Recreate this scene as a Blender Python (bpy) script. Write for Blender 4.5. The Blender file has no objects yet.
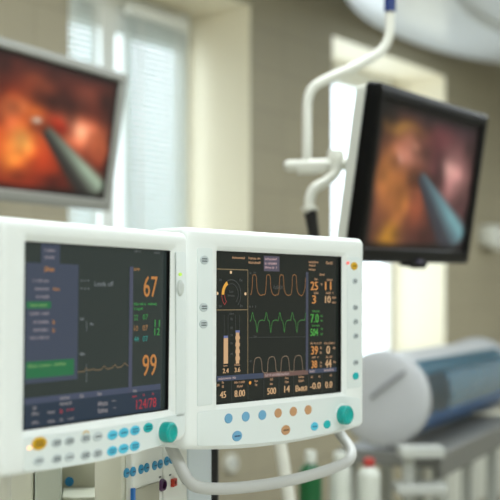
import bpy, bmesh, math, random
from mathutils import Vector, Matrix
random.seed(7)
scene = bpy.context.scene
COL = scene.collection
CAM = Vector((0, 0, 1.45)); F = 1200.0; CX, CY = 250.0, 300.0
rad = math.radians

# ------------------------------------------------------------------ helpers
def lin(c):
    c /= 255.0
    return c / 12.92 if c <= 0.04045 else ((c + 0.055) / 1.055) ** 2.4
def rgb(t): return (lin(t[0]), lin(t[1]), lin(t[2]), 1)

MATS = {}
def mat(name, col, rough=0.45, emit=0.0, spec=0.5, metal=0.0, bump=0.0, vary=0.0, trans=0.0, coat=0.0):
    if name in MATS: return MATS[name]
    m = bpy.data.materials.new(name); m.use_nodes = True
    nt = m.node_tree; b = nt.nodes['Principled BSDF']
    b.inputs['Base Color'].default_value = rgb(col)
    b.inputs['Roughness'].default_value = rough
    b.inputs['Specular IOR Level'].default_value = spec
    b.inputs['Metallic'].default_value = metal
    b.inputs['Coat Weight'].default_value = coat
    if trans: b.inputs['Transmission Weight'].default_value = trans
    if emit:
        b.inputs['Emission Color'].default_value = rgb(col)
        b.inputs['Emission Strength'].default_value = emit
    if vary or bump:
        tc = nt.nodes.new('ShaderNodeTexCoord'); nz = nt.nodes.new('ShaderNodeTexNoise')
        nz.inputs['Scale'].default_value = 60 if bump else 4
        nz.inputs['Detail'].default_value = 4
        nt.links.new(tc.outputs['Object'], nz.inputs['Vector'])
        if vary:
            mx = nt.nodes.new('ShaderNodeMix'); mx.data_type = 'RGBA'
            c = rgb(col)
            mx.inputs['A'].default_value = tuple(x * (1 - vary) for x in c[:3]) + (1,)
            mx.inputs['B'].default_value = tuple(min(1, x * (1 + vary)) for x in c[:3]) + (1,)
            nt.links.new(nz.outputs['Fac'], mx.inputs['Factor'])
            nt.links.new(mx.outputs['Result'], b.inputs['Base Color'])
        if bump:
            bp = nt.nodes.new('ShaderNodeBump'); bp.inputs['Strength'].default_value = bump
            bp.inputs['Distance'].default_value = 0.001
            nt.links.new(nz.outputs['Fac'], bp.inputs['Height'])
            nt.links.new(bp.outputs['Normal'], b.inputs['Normal'])
    MATS[name] = m
    return m

def glow(name, col, k=1.0):
    """a lit screen pixel colour: pure light on a black base"""
    if name in MATS: return MATS[name]
    m = bpy.data.materials.new(name); m.use_nodes = True
    b = m.node_tree.nodes['Principled BSDF']
    b.inputs['Base Color'].default_value = (0.01, 0.01, 0.01, 1)
    b.inputs['Specular IOR Level'].default_value = 0.2
    b.inputs['Roughness'].default_value = 0.3
    b.inputs['Emission Color'].default_value = rgb(col); b.inputs['Emission Strength'].default_value = k
    MATS[name] = m
    return m

class MB:
    def __init__(s): s.bm = bmesh.new(); s.mi = 0
    def face(s, vs):
        try:
            f = s.bm.faces.new(vs); f.material_index = s.mi; return f
        except ValueError: return None
    def box(s, c, size, M=None):
        x, y, z = (d / 2 for d in size)
        P = [Vector((sx * x, sy * y, sz * z)) for sx in (-1, 1) for sy in (-1, 1) for sz in (-1, 1)]
        if M: P = [M @ p for p in P]
        v = [s.bm.verts.new(Vector(c) + p) for p in P]
        for q in ((0, 1, 3, 2), (4, 6, 7, 5), (0, 4, 5, 1), (2, 3, 7, 6), (0, 2, 6, 4), (1, 5, 7, 3)):
            s.face([v[i] for i in q])
    def quad(s, pts): s.face([s.bm.verts.new(p) for p in pts])
    def rings(s, rings, cap0=True, cap1=True, closed=True):
        R = [[s.bm.verts.new(p) for p in r] for r in rings]
        n = len(R[0])
        for a, b in zip(R, R[1:]):
            for i in range(n if closed else n - 1):
                j = (i + 1) % n
                s.face([a[i], a[j], b[j], b[i]])
        if cap0: s.face(R[0][::-1])
        if cap1: s.face(R[-1])
    def tube(s, pts, r, seg=14, cap=True):
        pts = [Vector(p) for p in pts]
        rr = r if isinstance(r, (list, tuple)) else [r] * len(pts)
        T = []
        for i in range(len(pts)):
            a = pts[max(i - 1, 0)]; b = pts[min(i + 1, len(pts) - 1)]
            T.append((b - a).normalized())
        up = Vector((0, 0, 1)) if abs(T[0].z) < 0.9 else Vector((1, 0, 0))
        nrm = (up - T[0] * up.dot(T[0])).normalized()
        rings = []
        for p, t, q in zip(pts, T, rr):
            nrm = (nrm - t * nrm.dot(t)).normalized(); bn = t.cross(nrm)
            rings.append([p + (nrm * math.cos(2 * math.pi * k / seg) + bn * math.sin(2 * math.pi * k / seg)) * q for k in range(seg)])
        s.rings(rings, cap, cap)
    def lathe(s, prof, o=(0, 0, 0), axis='z', seg=28, ex=1.0, ez=1.0):
        """prof = [(radius, height)...] turned about an axis; ex/ez squash to an ellipse"""
        o = Vector(o); rings = []
        for r, h in prof:
            ring = []
            for k in range(seg):
                a = 2 * math.pi * k / seg; p, q = r * math.cos(a) * ex, r * math.sin(a) * ez
                ring.append(o + (Vector((p, q, h)) if axis == 'z' else Vector((p, h, q)) if axis == 'y' else Vector((h, p, q))))
            rings.append(ring)
        s.rings(rings)
    def build(s, name, mats, parent=None, smooth=35, bevel=0.0, seg=2):
        bmesh.ops.recalc_face_normals(s.bm, faces=s.bm.faces)
        me = bpy.data.meshes.new(name)
        for f in s.bm.faces: f.smooth = smooth > 0
        s.bm.to_mesh(me); s.bm.free()
        for m in (mats if isinstance(mats, (list, tuple)) else [mats]): me.materials.append(m)
        if smooth: me.set_sharp_from_angle(angle=rad(smooth))
        o = bpy.data.objects.new(name, me); COL.objects.link(o)
        if parent: o.parent = parent
        if bevel:
            b = o.modifiers.new('bevel', 'BEVEL'); b.width = bevel; b.segments = seg; b.limit_method = 'ANGLE'
        return o

def spline(pts, n=8):
    P = [Vector(p) for p in pts]; out = []
    for i in range(len(P) - 1):
        a, b, c, d = P[max(i - 1, 0)], P[i], P[i + 1], P[min(i + 2, len(P) - 1)]
        for k in range(n):
            t = k / n
            out.append(0.5 * ((2 * b) + (c - a) * t + (2 * a - 5 * b + 4 * c - d) * t * t + (3 * b - a - 3 * c + d) * t ** 3))
    out.append(P[-1]); return out

def tag(o, label=None, cat=None, group=None, kind=None):
    if label: o['label'] = label
    if cat: o['category'] = cat
    if group: o['group'] = group
    if kind: o['kind'] = kind
    return o
def empty(name, M, label, cat, group=None):
    o = bpy.data.objects.new(name, None); COL.objects.link(o); o.matrix_world = M; o.empty_display_size = .05
    return tag(o, label, cat, group)
def ray(px, py): return Vector(((px - CX) / F, 1.0, -(py - CY) / F))
def at(px, py, Y): return CAM + ray(px, py) * Y          # the point of the room seen at a pixel, Y metres ahead

class Frame:
    """local frame of a flat-faced thing: x along its face, y into it, z up its face"""
    def __init__(s, loc, yaw, tilt=0, roll=0):
        s.M = Matrix.Translation(loc) @ Matrix.Rotation(rad(yaw), 4, 'Z') @ Matrix.Rotation(rad(tilt), 4, 'X') @ Matrix.Rotation(-rad(roll), 4, 'Y')
        s.I = s.M.inverted(); s.c = s.I @ CAM
    def uv(s, px, py, y=0.0):
        d = (s.I.to_3x3() @ ray(px, py)); t = (y - s.c.y) / d.y
        p = s.c + d * t; return p.x, p.z
    def u_at(s, px, v, y=0.0):
        # x on the face at height v that is seen in pixel column px
        a, b = -2.0, 2.0
        def col(u):
            q = s.M @ Vector((u, y, v)) - CAM; return CX + F * q.x / q.y
        for _ in range(60):
            m = (a + b) / 2
            q = s.M @ Vector((m, y, v)) - CAM
            if q.y <= 0.05 or col(m) < px: a = m
            else: b = m
        return (a + b) / 2
    def rect(s, xl, xr, yt, yb, y=0.0):
        u0, v1 = s.uv(xl, yt, y); _, v0 = s.uv(xl, yb, y)
        return u0, s.u_at(xr, (v0 + v1) / 2, y), v0, v1

# --------------------------------------------------------------- materials
M_CASE = mat('case_plastic', (238, 243, 241), .42, bump=.08)
M_PANEL = mat('panel_plastic', (227, 235, 234), .4)
M_BLACK = mat('black_plastic', (14, 14, 15), .4)
M_GREYBTN = mat('grey_key', (196, 206, 208), .4)
M_INK = mat('grey_ink', (70, 80, 84), .6)
M_CYAN = mat('cyan_key', (84, 196, 226), .35)
M_BLUEKEY = mat('blue_key', (112, 170, 206), .35)
M_TAN = mat('tan_key', (196, 150, 108), .4)
M_TEAL = mat('teal_knob', (0, 164, 158), .32)
M_TEALKEY = mat('teal_key', (10, 178, 182), .35)
M_YELLOW = mat('yellow_key', (216, 168, 20), .4)
M_TUBE = mat('painted_tube', (188, 189, 186), .35)
M_WHITEP = mat('white_paint', (222, 222, 212), .4)
M_BEIGE = mat('beige_cabinet', (222, 222, 206), .45, vary=.03)

# ------------------------------------------------------------ text and marks
def text_geo(body):
    cu = bpy.data.curves.new('t', 'FONT'); cu.body = body; cu.resolution_u = 3
    ob = bpy.data.objects.new('t', cu); COL.objects.link(ob)
    dg = bpy.context.evaluated_depsgraph_get(); dg.update()
    me = bpy.data.meshes.new_from_object(ob.evaluated_get(dg))
    V = [(v.co.x, v.co.y) for v in me.vertices]; Fc = [tuple(p.vertices) for p in me.polygons]
    bpy.data.objects.remove(ob); bpy.data.curves.remove(cu); bpy.data.meshes.remove(me)
    x0 = min(v[0] for v in V); x1 = max(v[0] for v in V); y0 = min(v[1] for v in V); y1 = max(v[1] for v in V)
    return [((a - x0) / (x1 - x0), (b - y0) / (y1 - y0)) for a, b in V], Fc
def put_text(mb, fr, body, xl, xr, yc, h, y, fat=0.0):
    u0, u1, v0, v1 = fr.rect(xl, xr, yc - h / 2, yc + h / 2, y)
    c, k = (u0 + u1) / 2, .93; u0, u1 = c + (u0 - c) * k, c + (u1 - c) * k
    V, Fc = text_geo(body)
    offs = [(0, 0)] if not fat else [(-fat, 0), (fat, 0), (0, 0)]
    for k, (dx, dz) in enumerate(offs):
        vs = [mb.bm.verts.new((u0 + a * (u1 - u0) + dx, y - .00003 * k, v0 + b * (v1 - v0) + dz)) for a, b in V]
        for f in Fc: mb.face([vs[i] for i in f])
def put_rect(mb, fr, xl, xr, yt, yb, y):
    u0, u1, v0, v1 = fr.rect(xl, xr, yt, yb, y)
    mb.quad([(u0, y, v0), (u1, y, v0), (u1, y, v1), (u0, y, v1)])
def scrib(mb, fr, xl, xr, yc, h, y):
    """a caption too small to read in the photograph: a run of short letter-like strokes"""
    u0, u1, v0, v1 = fr.rect(xl, xr, yc - h / 2, yc + h / 2, y)
    n = max(2, int((u1 - u0) / ((v1 - v0) * .62)))
    w = (u1 - u0) / n
    for i in range(n):
        if n > 6 and random.random() < .1: continue
        a = u0 + i * w; t = w * .26; H = v1 - v0; lo = v0; hi = v1 - (H * .25 if random.random() < .6 and i else 0)
        mb.quad([(a, y, lo), (a + t, y, lo), (a + t, y, hi), (a, y, hi)])
        b = a + w * .52
        mb.quad([(b, y, lo), (b + t, y, lo), (b + t, y, hi), (b, y, hi)])
        m = lo + (hi - lo) * random.choice((.05, .45, .9)); q = H * .14
        mb.quad([(a, y, m - q), (b, y, m - q), (b, y, m + q), (a, y, m + q)])
def caps(fr, parent, m, items, y, name='caption'):
    for a, b, yc, h in items:
        mb = MB(); scrib(mb, fr, a, b, yc, h, y); mb.build(name, m, parent, smooth=0)
def line(mb, pts, w, y):
    """flat polyline of width w in the plane of a screen, pts = [(x, z)]"""
    P = [Vector((p[0], p[1])) for p in pts]
    for a, b in zip(P, P[1:]):
        d = b - a
        if d.length < 1e-7: continue
        n = Vector((-d.y, d.x)).normalized() * w / 2; e = d.normalized() * w * .3
        mb.quad([(q.x, y, q.y) for q in (a - n - e, b - n + e, b + n + e, a + n - e)])
def pxline(mb, fr, pts, w, y): line(mb, [fr.uv(a, b, y) for a, b in pts], w, y)
def disc(mb, c, r, y, seg=20):
    mb.face([mb.bm.verts.new((c[0] + r * math.cos(2 * math.pi * k / seg), y, c[1] + r * math.sin(2 * math.pi * k / seg))) for k in range(seg)])
def arc_band(mb, c, r0, r1, a0, a1, y, n=16):
    for i in range(n):
        a, b = (rad(a0 + (a1 - a0) * (i + k) / n) for k in (0, 1))
        mb.quad([(c[0] + r * math.cos(t), y, c[1] + r * math.sin(t)) for r, t in ((r0, a), (r1, a), (r1, b), (r0, b))])

# ------------------------------------------------------------- monitor shell
def rounded(c, r, k=6, m=14):
    """closed outline through 4 corners (TL, TR, BR, BL) with rounded corners; each side has m points.
       c = corner points, sides straight except a list of (x,z) for the bottom"""
    pass
def outline(x0, x1, zt, bottom, r, k=6, m=16):
    """bottom(x) gives the lower edge. same point count whatever the size"""
    out = []
    def arc(cx, cz, a0, a1):
        for i in range(k):
            a = rad(a0 + (a1 - a0) * i / (k - 1)); out.append((cx + r * math.cos(a), cz + r * math.sin(a)))
    arc(x0 + r, zt - r, 180, 90)
    for i in range(1, m): out.append((x0 + r + (x1 - x0 - 2 * r) * i / m, zt))
    arc(x1 - r, zt - r, 90, 0)
    zb = bottom(x1) + r
    for i in range(1, m): out.append((x1, zt - r + (zb - zt + r) * i / m))
    arc(x1 - r, bottom(x1 - r) + r, 0, -90)
    for i in range(1, m):
        x = x1 - r + (x0 - x1 + 2 * r) * i / m; out.append((x, bottom(x)))
    arc(x0 + r, bottom(x0 + r) + r, -90, -180)
    zb = bottom(x0) + r
    for i in range(1, m): out.append((x0, zb + (zt - r - zb) * i / m))
    return out
FRONT = -0.011
def shell(root, hole, out, depth=.075, wide=.006):
    """housing with a chamfered screen opening; hole=(x0,x1,z0,z1), out=(x0,x1,ztop,bottomfunc)"""
    hx0, hx1, hz0, hz1 = hole; ox0, ox1, ozt, ob = out
    def H(e): return outline(hx0 - e, hx1 + e, hz1 + e, lambda x: hz0 - e, .0015 + e * .5)
    def O(i): return outline(ox0 + i, ox1 - i, ozt - i, lambda x: ob(x) + i, max(.0105 - i * .4, .003))
    def R(o, y): return [(a, y, b) for a, b in o]
    mb = MB()
    mb.rings([R(H(0), .004), R(H(0), -.0055), R(H(.0012), -.0065), R(H(wide), FRONT + .0006), R(H(wide + .0012), FRONT), R(O(.0085), FRONT), R(O(.004), FRONT + .0022), R(O(.0012), FRONT + .0058), R(O(0), FRONT + .011),
              R(O(0), depth - .03), R(O(.004), depth - .012), R(O(.03), depth)], cap0=False, cap1=True)
    mb.build('housing', M_CASE, root, smooth=40)
    mb = MB()                                   # black lining of the opening
    mb.rings([R(H(-.0002), .0035), R(H(-.0002), -.0054), R(H(-.0010), -.0054), R(H(-.0010), .0035)], False, False)
    mb.build('screen_surround', M_BLACK, root)

def key(root, fr, px, py, rp, m, marks=0, ink=None, name='button', ex=None, label=None, y=FRONT, h=.0012):
    ex = ex or (1.75 if fr is FL else 1.42)
    u, v = fr.uv(px, py, y)
    q = fr.M @ Vector((u, y, v)) - CAM
    r = rp * q.y / F
    mb = MB()
    mb.lathe([(r, .0004), (r, -h * .6), (r * .93, -h), (r * .5, -h * 1.06), (r * .02, -h * 1.08)], (u, y, v), 'y', 28, ex)
    if marks:
        mb.mi = 1; yy = y - h * 1.12
        for i in range(marks):
            z = v + (marks - 1) * r * .26 - i * r * .52
            n = 4
            for k in range(n):
                a = u - r * .6 * ex + k * r * .32 * ex; w = r * .2 * ex; hh = r * .17
                mb.quad([(a, yy, z - hh), (a + w, yy, z - hh), (a + w, yy, z + hh), (a, yy, z + hh)])
            mb.quad([(u - r * .6 * ex, yy, z - r * .06), (u + r * .6 * ex, yy, z - r * .06), (u + r * .6 * ex, yy, z + r * .06), (u - r * .6 * ex, yy, z + r * .06)])
    o = mb.build(name, [m, ink or M_INK], root, smooth=30)
    if label: o['label'] = label
    return o
def knob(root, fr, px, py, rp):
    u, v = fr.uv(px, py, FRONT - .008)
    q = fr.M @ Vector((u, FRONT, v)) - CAM; r = rp * q.y / F
    mb = MB()
    mb.lathe([(r * 1.22, 0.0), (r * 1.2, -.0012), (r * 1.05, -.0018)], (u, FRONT, v), 'y', 32)
    base = mb.build('knob_collar', M_CASE, root)
    mb = MB()
    n = 60; rings = []
    for rr, h, g in ((.94, -.001, 0), (.97, -.003, 0), (1, -.005, 1), (1, -.012, 1), (.97, -.0145, .5), (.86, -.016, 0), (.72, -.0163, 0), (.66, -.0152, 0), (.3, -.0148, 0), (.02, -.0147, 0)):
        rings.append([(u + r * (rr - (.035 * g if k % 3 == 0 else 0)) * math.cos(2 * math.pi * k / n), FRONT + h, v + r * (rr - (.035 * g if k % 3 == 0 else 0)) * math.sin(2 * math.pi * k / n)) for k in range(n)])
    mb.rings(rings)
    mb.build('rotary_knob', M_TEAL, root, smooth=50)['label'] = 'teal ribbed rotary knob'
def plate(root, name, fr, pts, y=FRONT, h=.0011, m=None):
    """slightly raised flat panel with given px outline"""
    P = [fr.uv(a, b, y) for a, b in pts]
    cu = sum(p[0] for p in P) / len(P); cv = sum(p[1] for p in P) / len(P)
    mb = MB()
    mb.rings([[(a, y + .001, b) for a, b in P], [(a, y - h * .6, b) for a, b in P], [(a + (cu - a) * .012, y - h, b + (cv - b) * .012) for a, b in P]])
    return mb.build(name, m or M_PANEL, root, smooth=20)
def arcpts(P, r=2.0, n=4):
    """round the corners of a px polygon"""
    out = []
    for i in range(len(P)):
        a, b, c = (Vector(P[(i + k) % len(P)]) for k in (-1, 0, 1))
        p = b + (a - b).normalized() * min(r, (a - b).length / 2.1); q = b + (c - b).normalized() * min(r, (c - b).length / 2.1)
        for k in range(n):
            t = k / (n - 1); out.append(tuple(p * (1 - t) ** 2 + b * 2 * t * (1 - t) + q * t * t))
    return out

def interp(tab):
    def f(x):
        if x <= tab[0][0]: a, b = tab[0], tab[1]
        elif x >= tab[-1][0]: a, b = tab[-2], tab[-1]
        else:
            for a, b in zip(tab, tab[1:]):
                if a[0] <= x <= b[0]: break
        t = (x - a[0]) / (b[0] - a[0]); return a[1] + (b[1] - a[1]) * t
    return f
def quadfit(P):
    """least squares parabola z = a + b x + c x^2"""
    import itertools
    S = [sum(p[0] ** k for p in P) for k in range(5)]; T = [sum(p[1] * p[0] ** k for p in P) for k in range(3)]
    A = Matrix(((S[0], S[1], S[2]), (S[1], S[2], S[3]), (S[2], S[3], S[4]))); c = A.inverted() @ Vector(T)
    return lambda x: c[0] + c[1] * x + c[2] * x * x

def screen_material(name, base, em, rough=.2, spec=.35):
    m = bpy.data.materials.new(name); m.use_nodes = True
    b = m.node_tree.nodes['Principled BSDF']
    b.inputs['Base Color'].default_value = rgb(base); b.inputs['Roughness'].default_value = rough
    b.inputs['Specular IOR Level'].default_value = spec
    b.inputs['Emission Color'].default_value = rgb(em); b.inputs['Emission Strength'].default_value = 1
    return m

# ===================================================================== LEFT PATIENT MONITOR
def on_root(fr, root_M):  # helper: root placed at frame itself
    return root_M

KL, KR = .985, 1.035
FL = Frame((-.1927 * KL, 1.5523 * KL, 1.45 - .0424 * KL), 60.84, .81)
L = empty('patient_monitor', FL.M, 'white patient monitor at left with large orange 67 and 99 on its dark screen', 'monitor')
hl = (FL.uv(23.2, 330, FRONT)[0] + .0078, .1535 * KL, -.1118 * KL, .1118 * KL)
botL = quadfit([FL.uv(a, b, FRONT) for a, b in ((8, 477.5), (50, 473), (100, 462.5), (150, 449.5), (186, 441))])
xl = FL.uv(2, 300, FRONT)[0]; xr = FL.uv(188.5, 300, FRONT)[0]; zt = FL.uv(100, 224.8, FRONT)[1]
shell(L, hl, (xl, xr, zt, botL), wide=.0075)
def scr_rect(h): return [(h[0], 0, h[2]), (h[1], 0, h[2]), (h[1], 0, h[3]), (h[0], 0, h[3])]
mb = MB(); mb.quad(scr_rect(hl)); SL = mb.build('screen', screen_material('left_screen', (16, 18, 20), (40, 49, 47), .22, .4), L)
SL['label'] = 'dark glossy display with menu panel and readings'
Y1, Y2, Y3 = -.0004, -.0006, -.0008
mb = MB()
put_rect(mb, FL, 26, 78, 262.4, 384, Y1); put_rect(mb, FL, 41, 60, 243.5, 263, Y1)
mb.build('menu_panel', glow('menu_grey', (62, 70, 86)), SL)
for q in ((26.5, 51, 301.5, 308.5), (26, 74, 362, 379)):
    mb = MB(); put_rect(mb, FL, *q, Y2); mb.build('menu_highlight', glow('menu_green', (36, 106, 66)), SL)
CAP = []
for a, b, y in ((33, 50, 280.5), (34, 49, 288.6), (35, 49, 296.6), (29, 49, 313.6), (33.6, 49, 322), (33.6, 49, 330), (30, 49, 338), (45, 55, 250), (45, 55, 257)):
    CAP.append((a, b, y, 2.6))
caps(FL, SL, glow('menu_text', (150, 142, 148)), CAP, Y3, 'menu_caption')
caps(FL, SL, glow('menu_orange', (176, 122, 66)), ((44.5, 54.5, 269, 4.5), (53, 60, 289, 2.6), (52.5, 55, 322, 4), (52.5, 55, 330, 4)), Y3, 'menu_value')
caps(FL, SL, glow('menu_lime', (120, 160, 100)), ((30, 48, 305, 2.6), (27, 66, 366.5, 2.8)), Y3, 'highlight_caption')
mb = MB(); put_text(mb, FL, 'Leads off', 94, 114, 283.6, 5, Y2); mb.build('leads_off_message', glow('chan_grey', (120, 126, 128)), SL)
mb = MB()
for d in (0, 3.4, 6.8): put_rect(mb, FL, 81 + d, 82.2 + d, 280, 281.2, Y2); put_rect(mb, FL, 81 + d, 82.2 + d, 288, 289.2, Y2)
mb.build('lead_icon', glow('chan_grey', (120, 126, 128)), SL)
for q in ([(86.5, 321), (86.5, 331)], [(86.5, 364), (86.5, 382)]):
    mb = MB(); pxline(mb, FL, q, .0007, Y2); mb.build('scale_bar', glow('chan_grey', (120, 126, 128)), SL)
caps(FL, SL, glow('chan_grey', (120, 126, 128)), ((80, 84, 319, 2.4), (90, 94, 324, 2.4), (80, 85, 354, 2.6)), Y2, 'channel_caption')
mb = MB()
pxline(mb, FL, [(78, 372), (84, 371.5), (86, 368), (88, 370.5), (93, 369), (97, 370.2), (101, 369.5), (104, 366), (107, 369), (112, 368), (115, 364.5), (117, 367.5), (121, 367), (125, 363), (128, 366)], .0011, Y2)
mb.build('pulse_waveform', glow('wave_brown', (122, 102, 74)), SL)
mb = MB(); put_rect(mb, FL, 129.8, 132.6, 266.5, 392, Y1)
mb.build('column_divider', glow('divider_blue', (72, 76, 94)), SL)
o_or = glow('readout_orange', (184, 124, 66)); o_gr = glow('readout_green', (60, 140, 70)); o_te = glow('readout_teal', (50, 140, 130)); o_rd = glow('readout_red', (176, 50, 60))
mb = MB(); put_text(mb, FL, '67', 143.4, 158, 286.4, 21, Y2, .0002); mb.build('heart_rate_reading', o_or, SL)
mb = MB(); put_text(mb, FL, '99', 142.2, 157, 365.6, 21.5, Y2, .0002); mb.build('saturation_reading', o_or, SL)
mb = MB(); put_text(mb, FL, '124/78', 135.6, 157, 404.8, 9.6, Y3); mb.build('pressure_reading', o_rd, SL)
caps(FL, SL, glow('dim_orange', (160, 118, 74)), ((134, 140, 269, 2.6),), Y2)
caps(FL, SL, o_gr, ((134, 157, 304, 2.6), (134, 143, 308.8, 2.6)), Y2)
def texts(fr, parent, name, m, items, y):
    for t in items:
        mb = MB(); put_text(mb, fr, *t[:5], y, t[5] if len(t) > 5 else 0); mb.build(name, m, parent)
texts(FL, SL, 'small_orange_reading', glow('dim_orange', (160, 118, 74)), (('10', 134, 138, 328.5, 5.4), ('07', 142.5, 148, 328, 5.4)), Y2)
texts(FL, SL, 'small_green_reading', o_gr, (('22', 134, 138.2, 317.5, 5.4), ('07', 142.6, 148, 317, 5.4), ('11', 154.5, 160, 323.5, 7, .0003), ('12', 154.2, 160, 331.8, 7, .0003)), Y2)
texts(FL, SL, 'small_teal_reading', o_te, (('44', 134, 139, 339.2, 5.4), ('07', 142.6, 148, 338.8, 5.4)), Y2)
mb = MB(); put_rect(mb, FL, 24.5, 160.5, 405, 429, Y1); mb.build('status_area', glow('status_navy', (36, 50, 66)), SL)
mb = MB(); put_rect(mb, FL, 24.5, 160.5, 398.6, 405.2, Y1); mb.build('status_strip', glow('status_grey', (66, 74, 94)), SL)
caps(FL, SL, glow('status_text', (138, 134, 136)), ((60, 70, 398.5, 3), (80, 84, 396, 4), (97.5, 102, 394, 3.4), (98, 108, 404, 4.5), (98, 108, 411, 4.5), (60, 72, 404, 3), (33, 37, 408, 3.5), (32, 39, 414, 3), (32, 39, 423, 3), (48, 55, 412.5, 3), (48, 55, 421.5, 3), (60, 63, 420, 3), (67, 74, 419, 2.5), (112, 116, 401, 1.4), (112, 116, 408, 1.4), (133, 137, 391, 3)), Y3, 'status_caption')
caps(FL, SL, glow('status_red', (160, 60, 68)), ((60, 63, 411, 4), (67, 74, 410, 2.4), (132.5, 137, 396.5, 2.4), (143, 145, 395, 2.4), (152, 154, 394, 2.4), (138, 142, 414.5, 1.8)), Y3, 'red_status_caption')
caps(FL, SL, glow('clock_grey', (88, 92, 92)), ((134, 141, 251, 2.4), (154, 160, 252.5, 2.4)), Y2, 'clock_caption')
# controls
plate(L, 'side_panel', FL, arcpts([(175.6, 251.5), (185.3, 252), (185.3, 416), (175.6, 418)], 2))
CPL = plate(L, 'control_panel', FL, arcpts([(24, 437), (60, 433), (100, 427.8), (140, 421.5), (176, 414.5), (184, 413), (184.5, 433), (170, 443), (140, 451), (100, 461), (60, 468), (24, 471.5)], 3))
YP = FRONT - .0011
for px, py in ((112.4, 435), (123.6, 432.6), (134.8, 430.4), (112, 451), (123.4, 448.6), (134.6, 446)):
    key(CPL, FL, px, py, 4.9, M_CYAN, 2 if px > 134 or py > 450 else 1, mat('cyan_ink', (40, 110, 150), .6), y=YP)['label'] = 'round cyan key'
key(CPL, FL, 148, 427.6, 4.8, M_TEALKEY, 2, mat('teal_ink', (10, 90, 100), .6), y=YP, label='round teal key')
key(CPL, FL, 39, 443.4, 6.6, M_YELLOW, 2, mat('brown_ink', (110, 80, 20), .6), y=YP, label='large yellow alarm key', name='alarm_button')
for i, (px, py) in enumerate(((56.6, 442.6), (69.4, 441), (85.6, 438), (97.6, 436.4), (38.6, 460.6), (56.6, 458.8), (69.4, 457), (85.4, 455), (97.4, 453.4))):
    key(CPL, FL, px, py, 4.8, M_GREYBTN, (2, 2, 2, 1, 1, 2, 1, 2, 2)[i], y=YP, label='round pale grey key')
mb = MB(); u, v = FL.uv(85.6, 438, YP); arc_band(mb, (u, v), .0078, .0092, 40, 140, YP - .0006); mb.build('yellow_mark', M_YELLOW, CPL)
key(CPL, FL, 29.4, 448, 1.7, glow('amber_lamp', (255, 196, 140), 2.2), name='indicator_light', y=YP, label='lit amber indicator lamp')
knob(L, FL, 168, 432.2, 10.4)
SPL = [o for o in L.children if o.name.startswith('side_panel')][0]
key(SPL, FL, 180, 274.4, 1.6, glow('lime_lamp', (190, 230, 90), 1.2), name='indicator_light', y=YP, label='lit green indicator lamp')
u, v = FL.uv(180, 288, YP); mb = MB(); mb.lathe([(.0066, .0005), (.0066, -.0016), (.0058, -.0026), (.003, -.003), (.0002, -.003)], (u, YP, v), 'y', 24, 1.2, 1.55)
mb.lathe([(.0076, .0005), (.0076, -.0004), (.0066, -.0006)], (u, YP, v), 'y', 24, 1.2, 1.5)
mb.build('power_button', mat('power_grey', (205, 212, 208), .35), SPL)
mb = MB(); mb.box((0, .10, -.02), (.10, .06, .10)); mb.tube([(0, .12, -.03), (0, .17, -.10), (0, .17, -.30)], .02)
mb.build('mounting_arm', M_WHITEP, L, bevel=.004)

# ===================================================================== RIGHT MONITOR
FR = Frame((.0496 * KR, 1.8635 * KR, 1.45 - .0402 * KR), 49.65, .13)
R_ = empty('ventilator_monitor', FR.M, 'white monitor at centre showing orange and green waveforms and a dial gauge', 'monitor')
hr = (FR.uv(216.0, 330, FRONT)[0] + .0068, FR.uv(340.2, 330, -.003)[0], -.1118 * KR, .1118 * KR)
botR = quadfit([FR.uv(a, b, FRONT) for a, b in ((196, 450), (230, 449.8), (270, 446.5), (300, 442.5), (330, 436), (362, 427))])
xl = FR.uv(186, 300, FRONT)[0]; xr = FR.uv(365, 300, FRONT)[0]; zt = FR.uv(270, 232.2, FRONT)[1]
shell(R_, hr, (xl, xr, zt, botR), depth=.085, wide=.0065)
mb = MB(); mb.quad(scr_rect(hr)); SR = mb.build('screen', screen_material('right_screen', (10, 11, 11), (31, 35, 32), .25, .25), R_)
SR['label'] = 'dark display with waveforms and columns of readings'
G_dim = glow('dim_grey', (66, 68, 66)); G_or = glow('caption_orange', (176, 138, 104)); G_num = glow('value_cream', (204, 166, 124)); G_num2 = glow('value_orange', (206, 140, 78)); G_frame = glow('frame_olive', (128, 112, 82)); G_gr = glow('value_green', (74, 156, 66))
caps(FR, SR, G_or, ((232.3, 245, 257.4, 2.4), (248.5, 260.3, 258, 2.4), (248.5, 260.6, 262.3, 2.4), (308.7, 318.5, 261.9, 2), (309, 315.6, 265.3, 2), (309, 315.6, 269.4, 2), (326, 332.7, 262.8, 2.6), (319.6, 324.8, 274.5, 2.2), (314.5, 317.8, 279, 2.2), (327, 332.6, 279.8, 2.2), (314, 318.3, 293, 2.2), (326, 333.3, 293, 2.2), (332, 336, 297.5, 2), (332, 336, 302.3, 2), (321, 322.6, 284, 2), (310.5, 321.6, 343.4, 2), (324.3, 335, 343.3, 2), (312, 319.6, 357.4, 2), (326, 333, 357, 2), (320, 322, 348, 2), (320, 322, 352.5, 2), (333, 335.5, 348, 2.4), (320, 322, 362.5, 2), (320, 322, 366, 2), (333.5, 336, 362, 2.4),
    (216.8, 219.6, 385.2, 2.4), (222, 224, 382.5, 2.4), (222, 224, 386.5, 2.4), (234.3, 245, 382.5, 2.2), (237, 243, 386.5, 2.2), (254.5, 258, 381, 2.2), (255, 257.5, 385, 2.2), (270, 273, 379.5, 2.2), (270, 273, 384, 2.2), (285, 288.6, 378, 2.2), (285, 288.6, 382, 2.2), (298.5, 304, 377, 2.2), (298.5, 304, 381, 2.2), (311, 313, 377, 2), (318.5, 320.5, 376.5, 2), (330, 332, 375.5, 2), (223.5, 227.5, 365.8, 1.8), (234.5, 240, 365, 1.8)), Y2)
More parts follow.
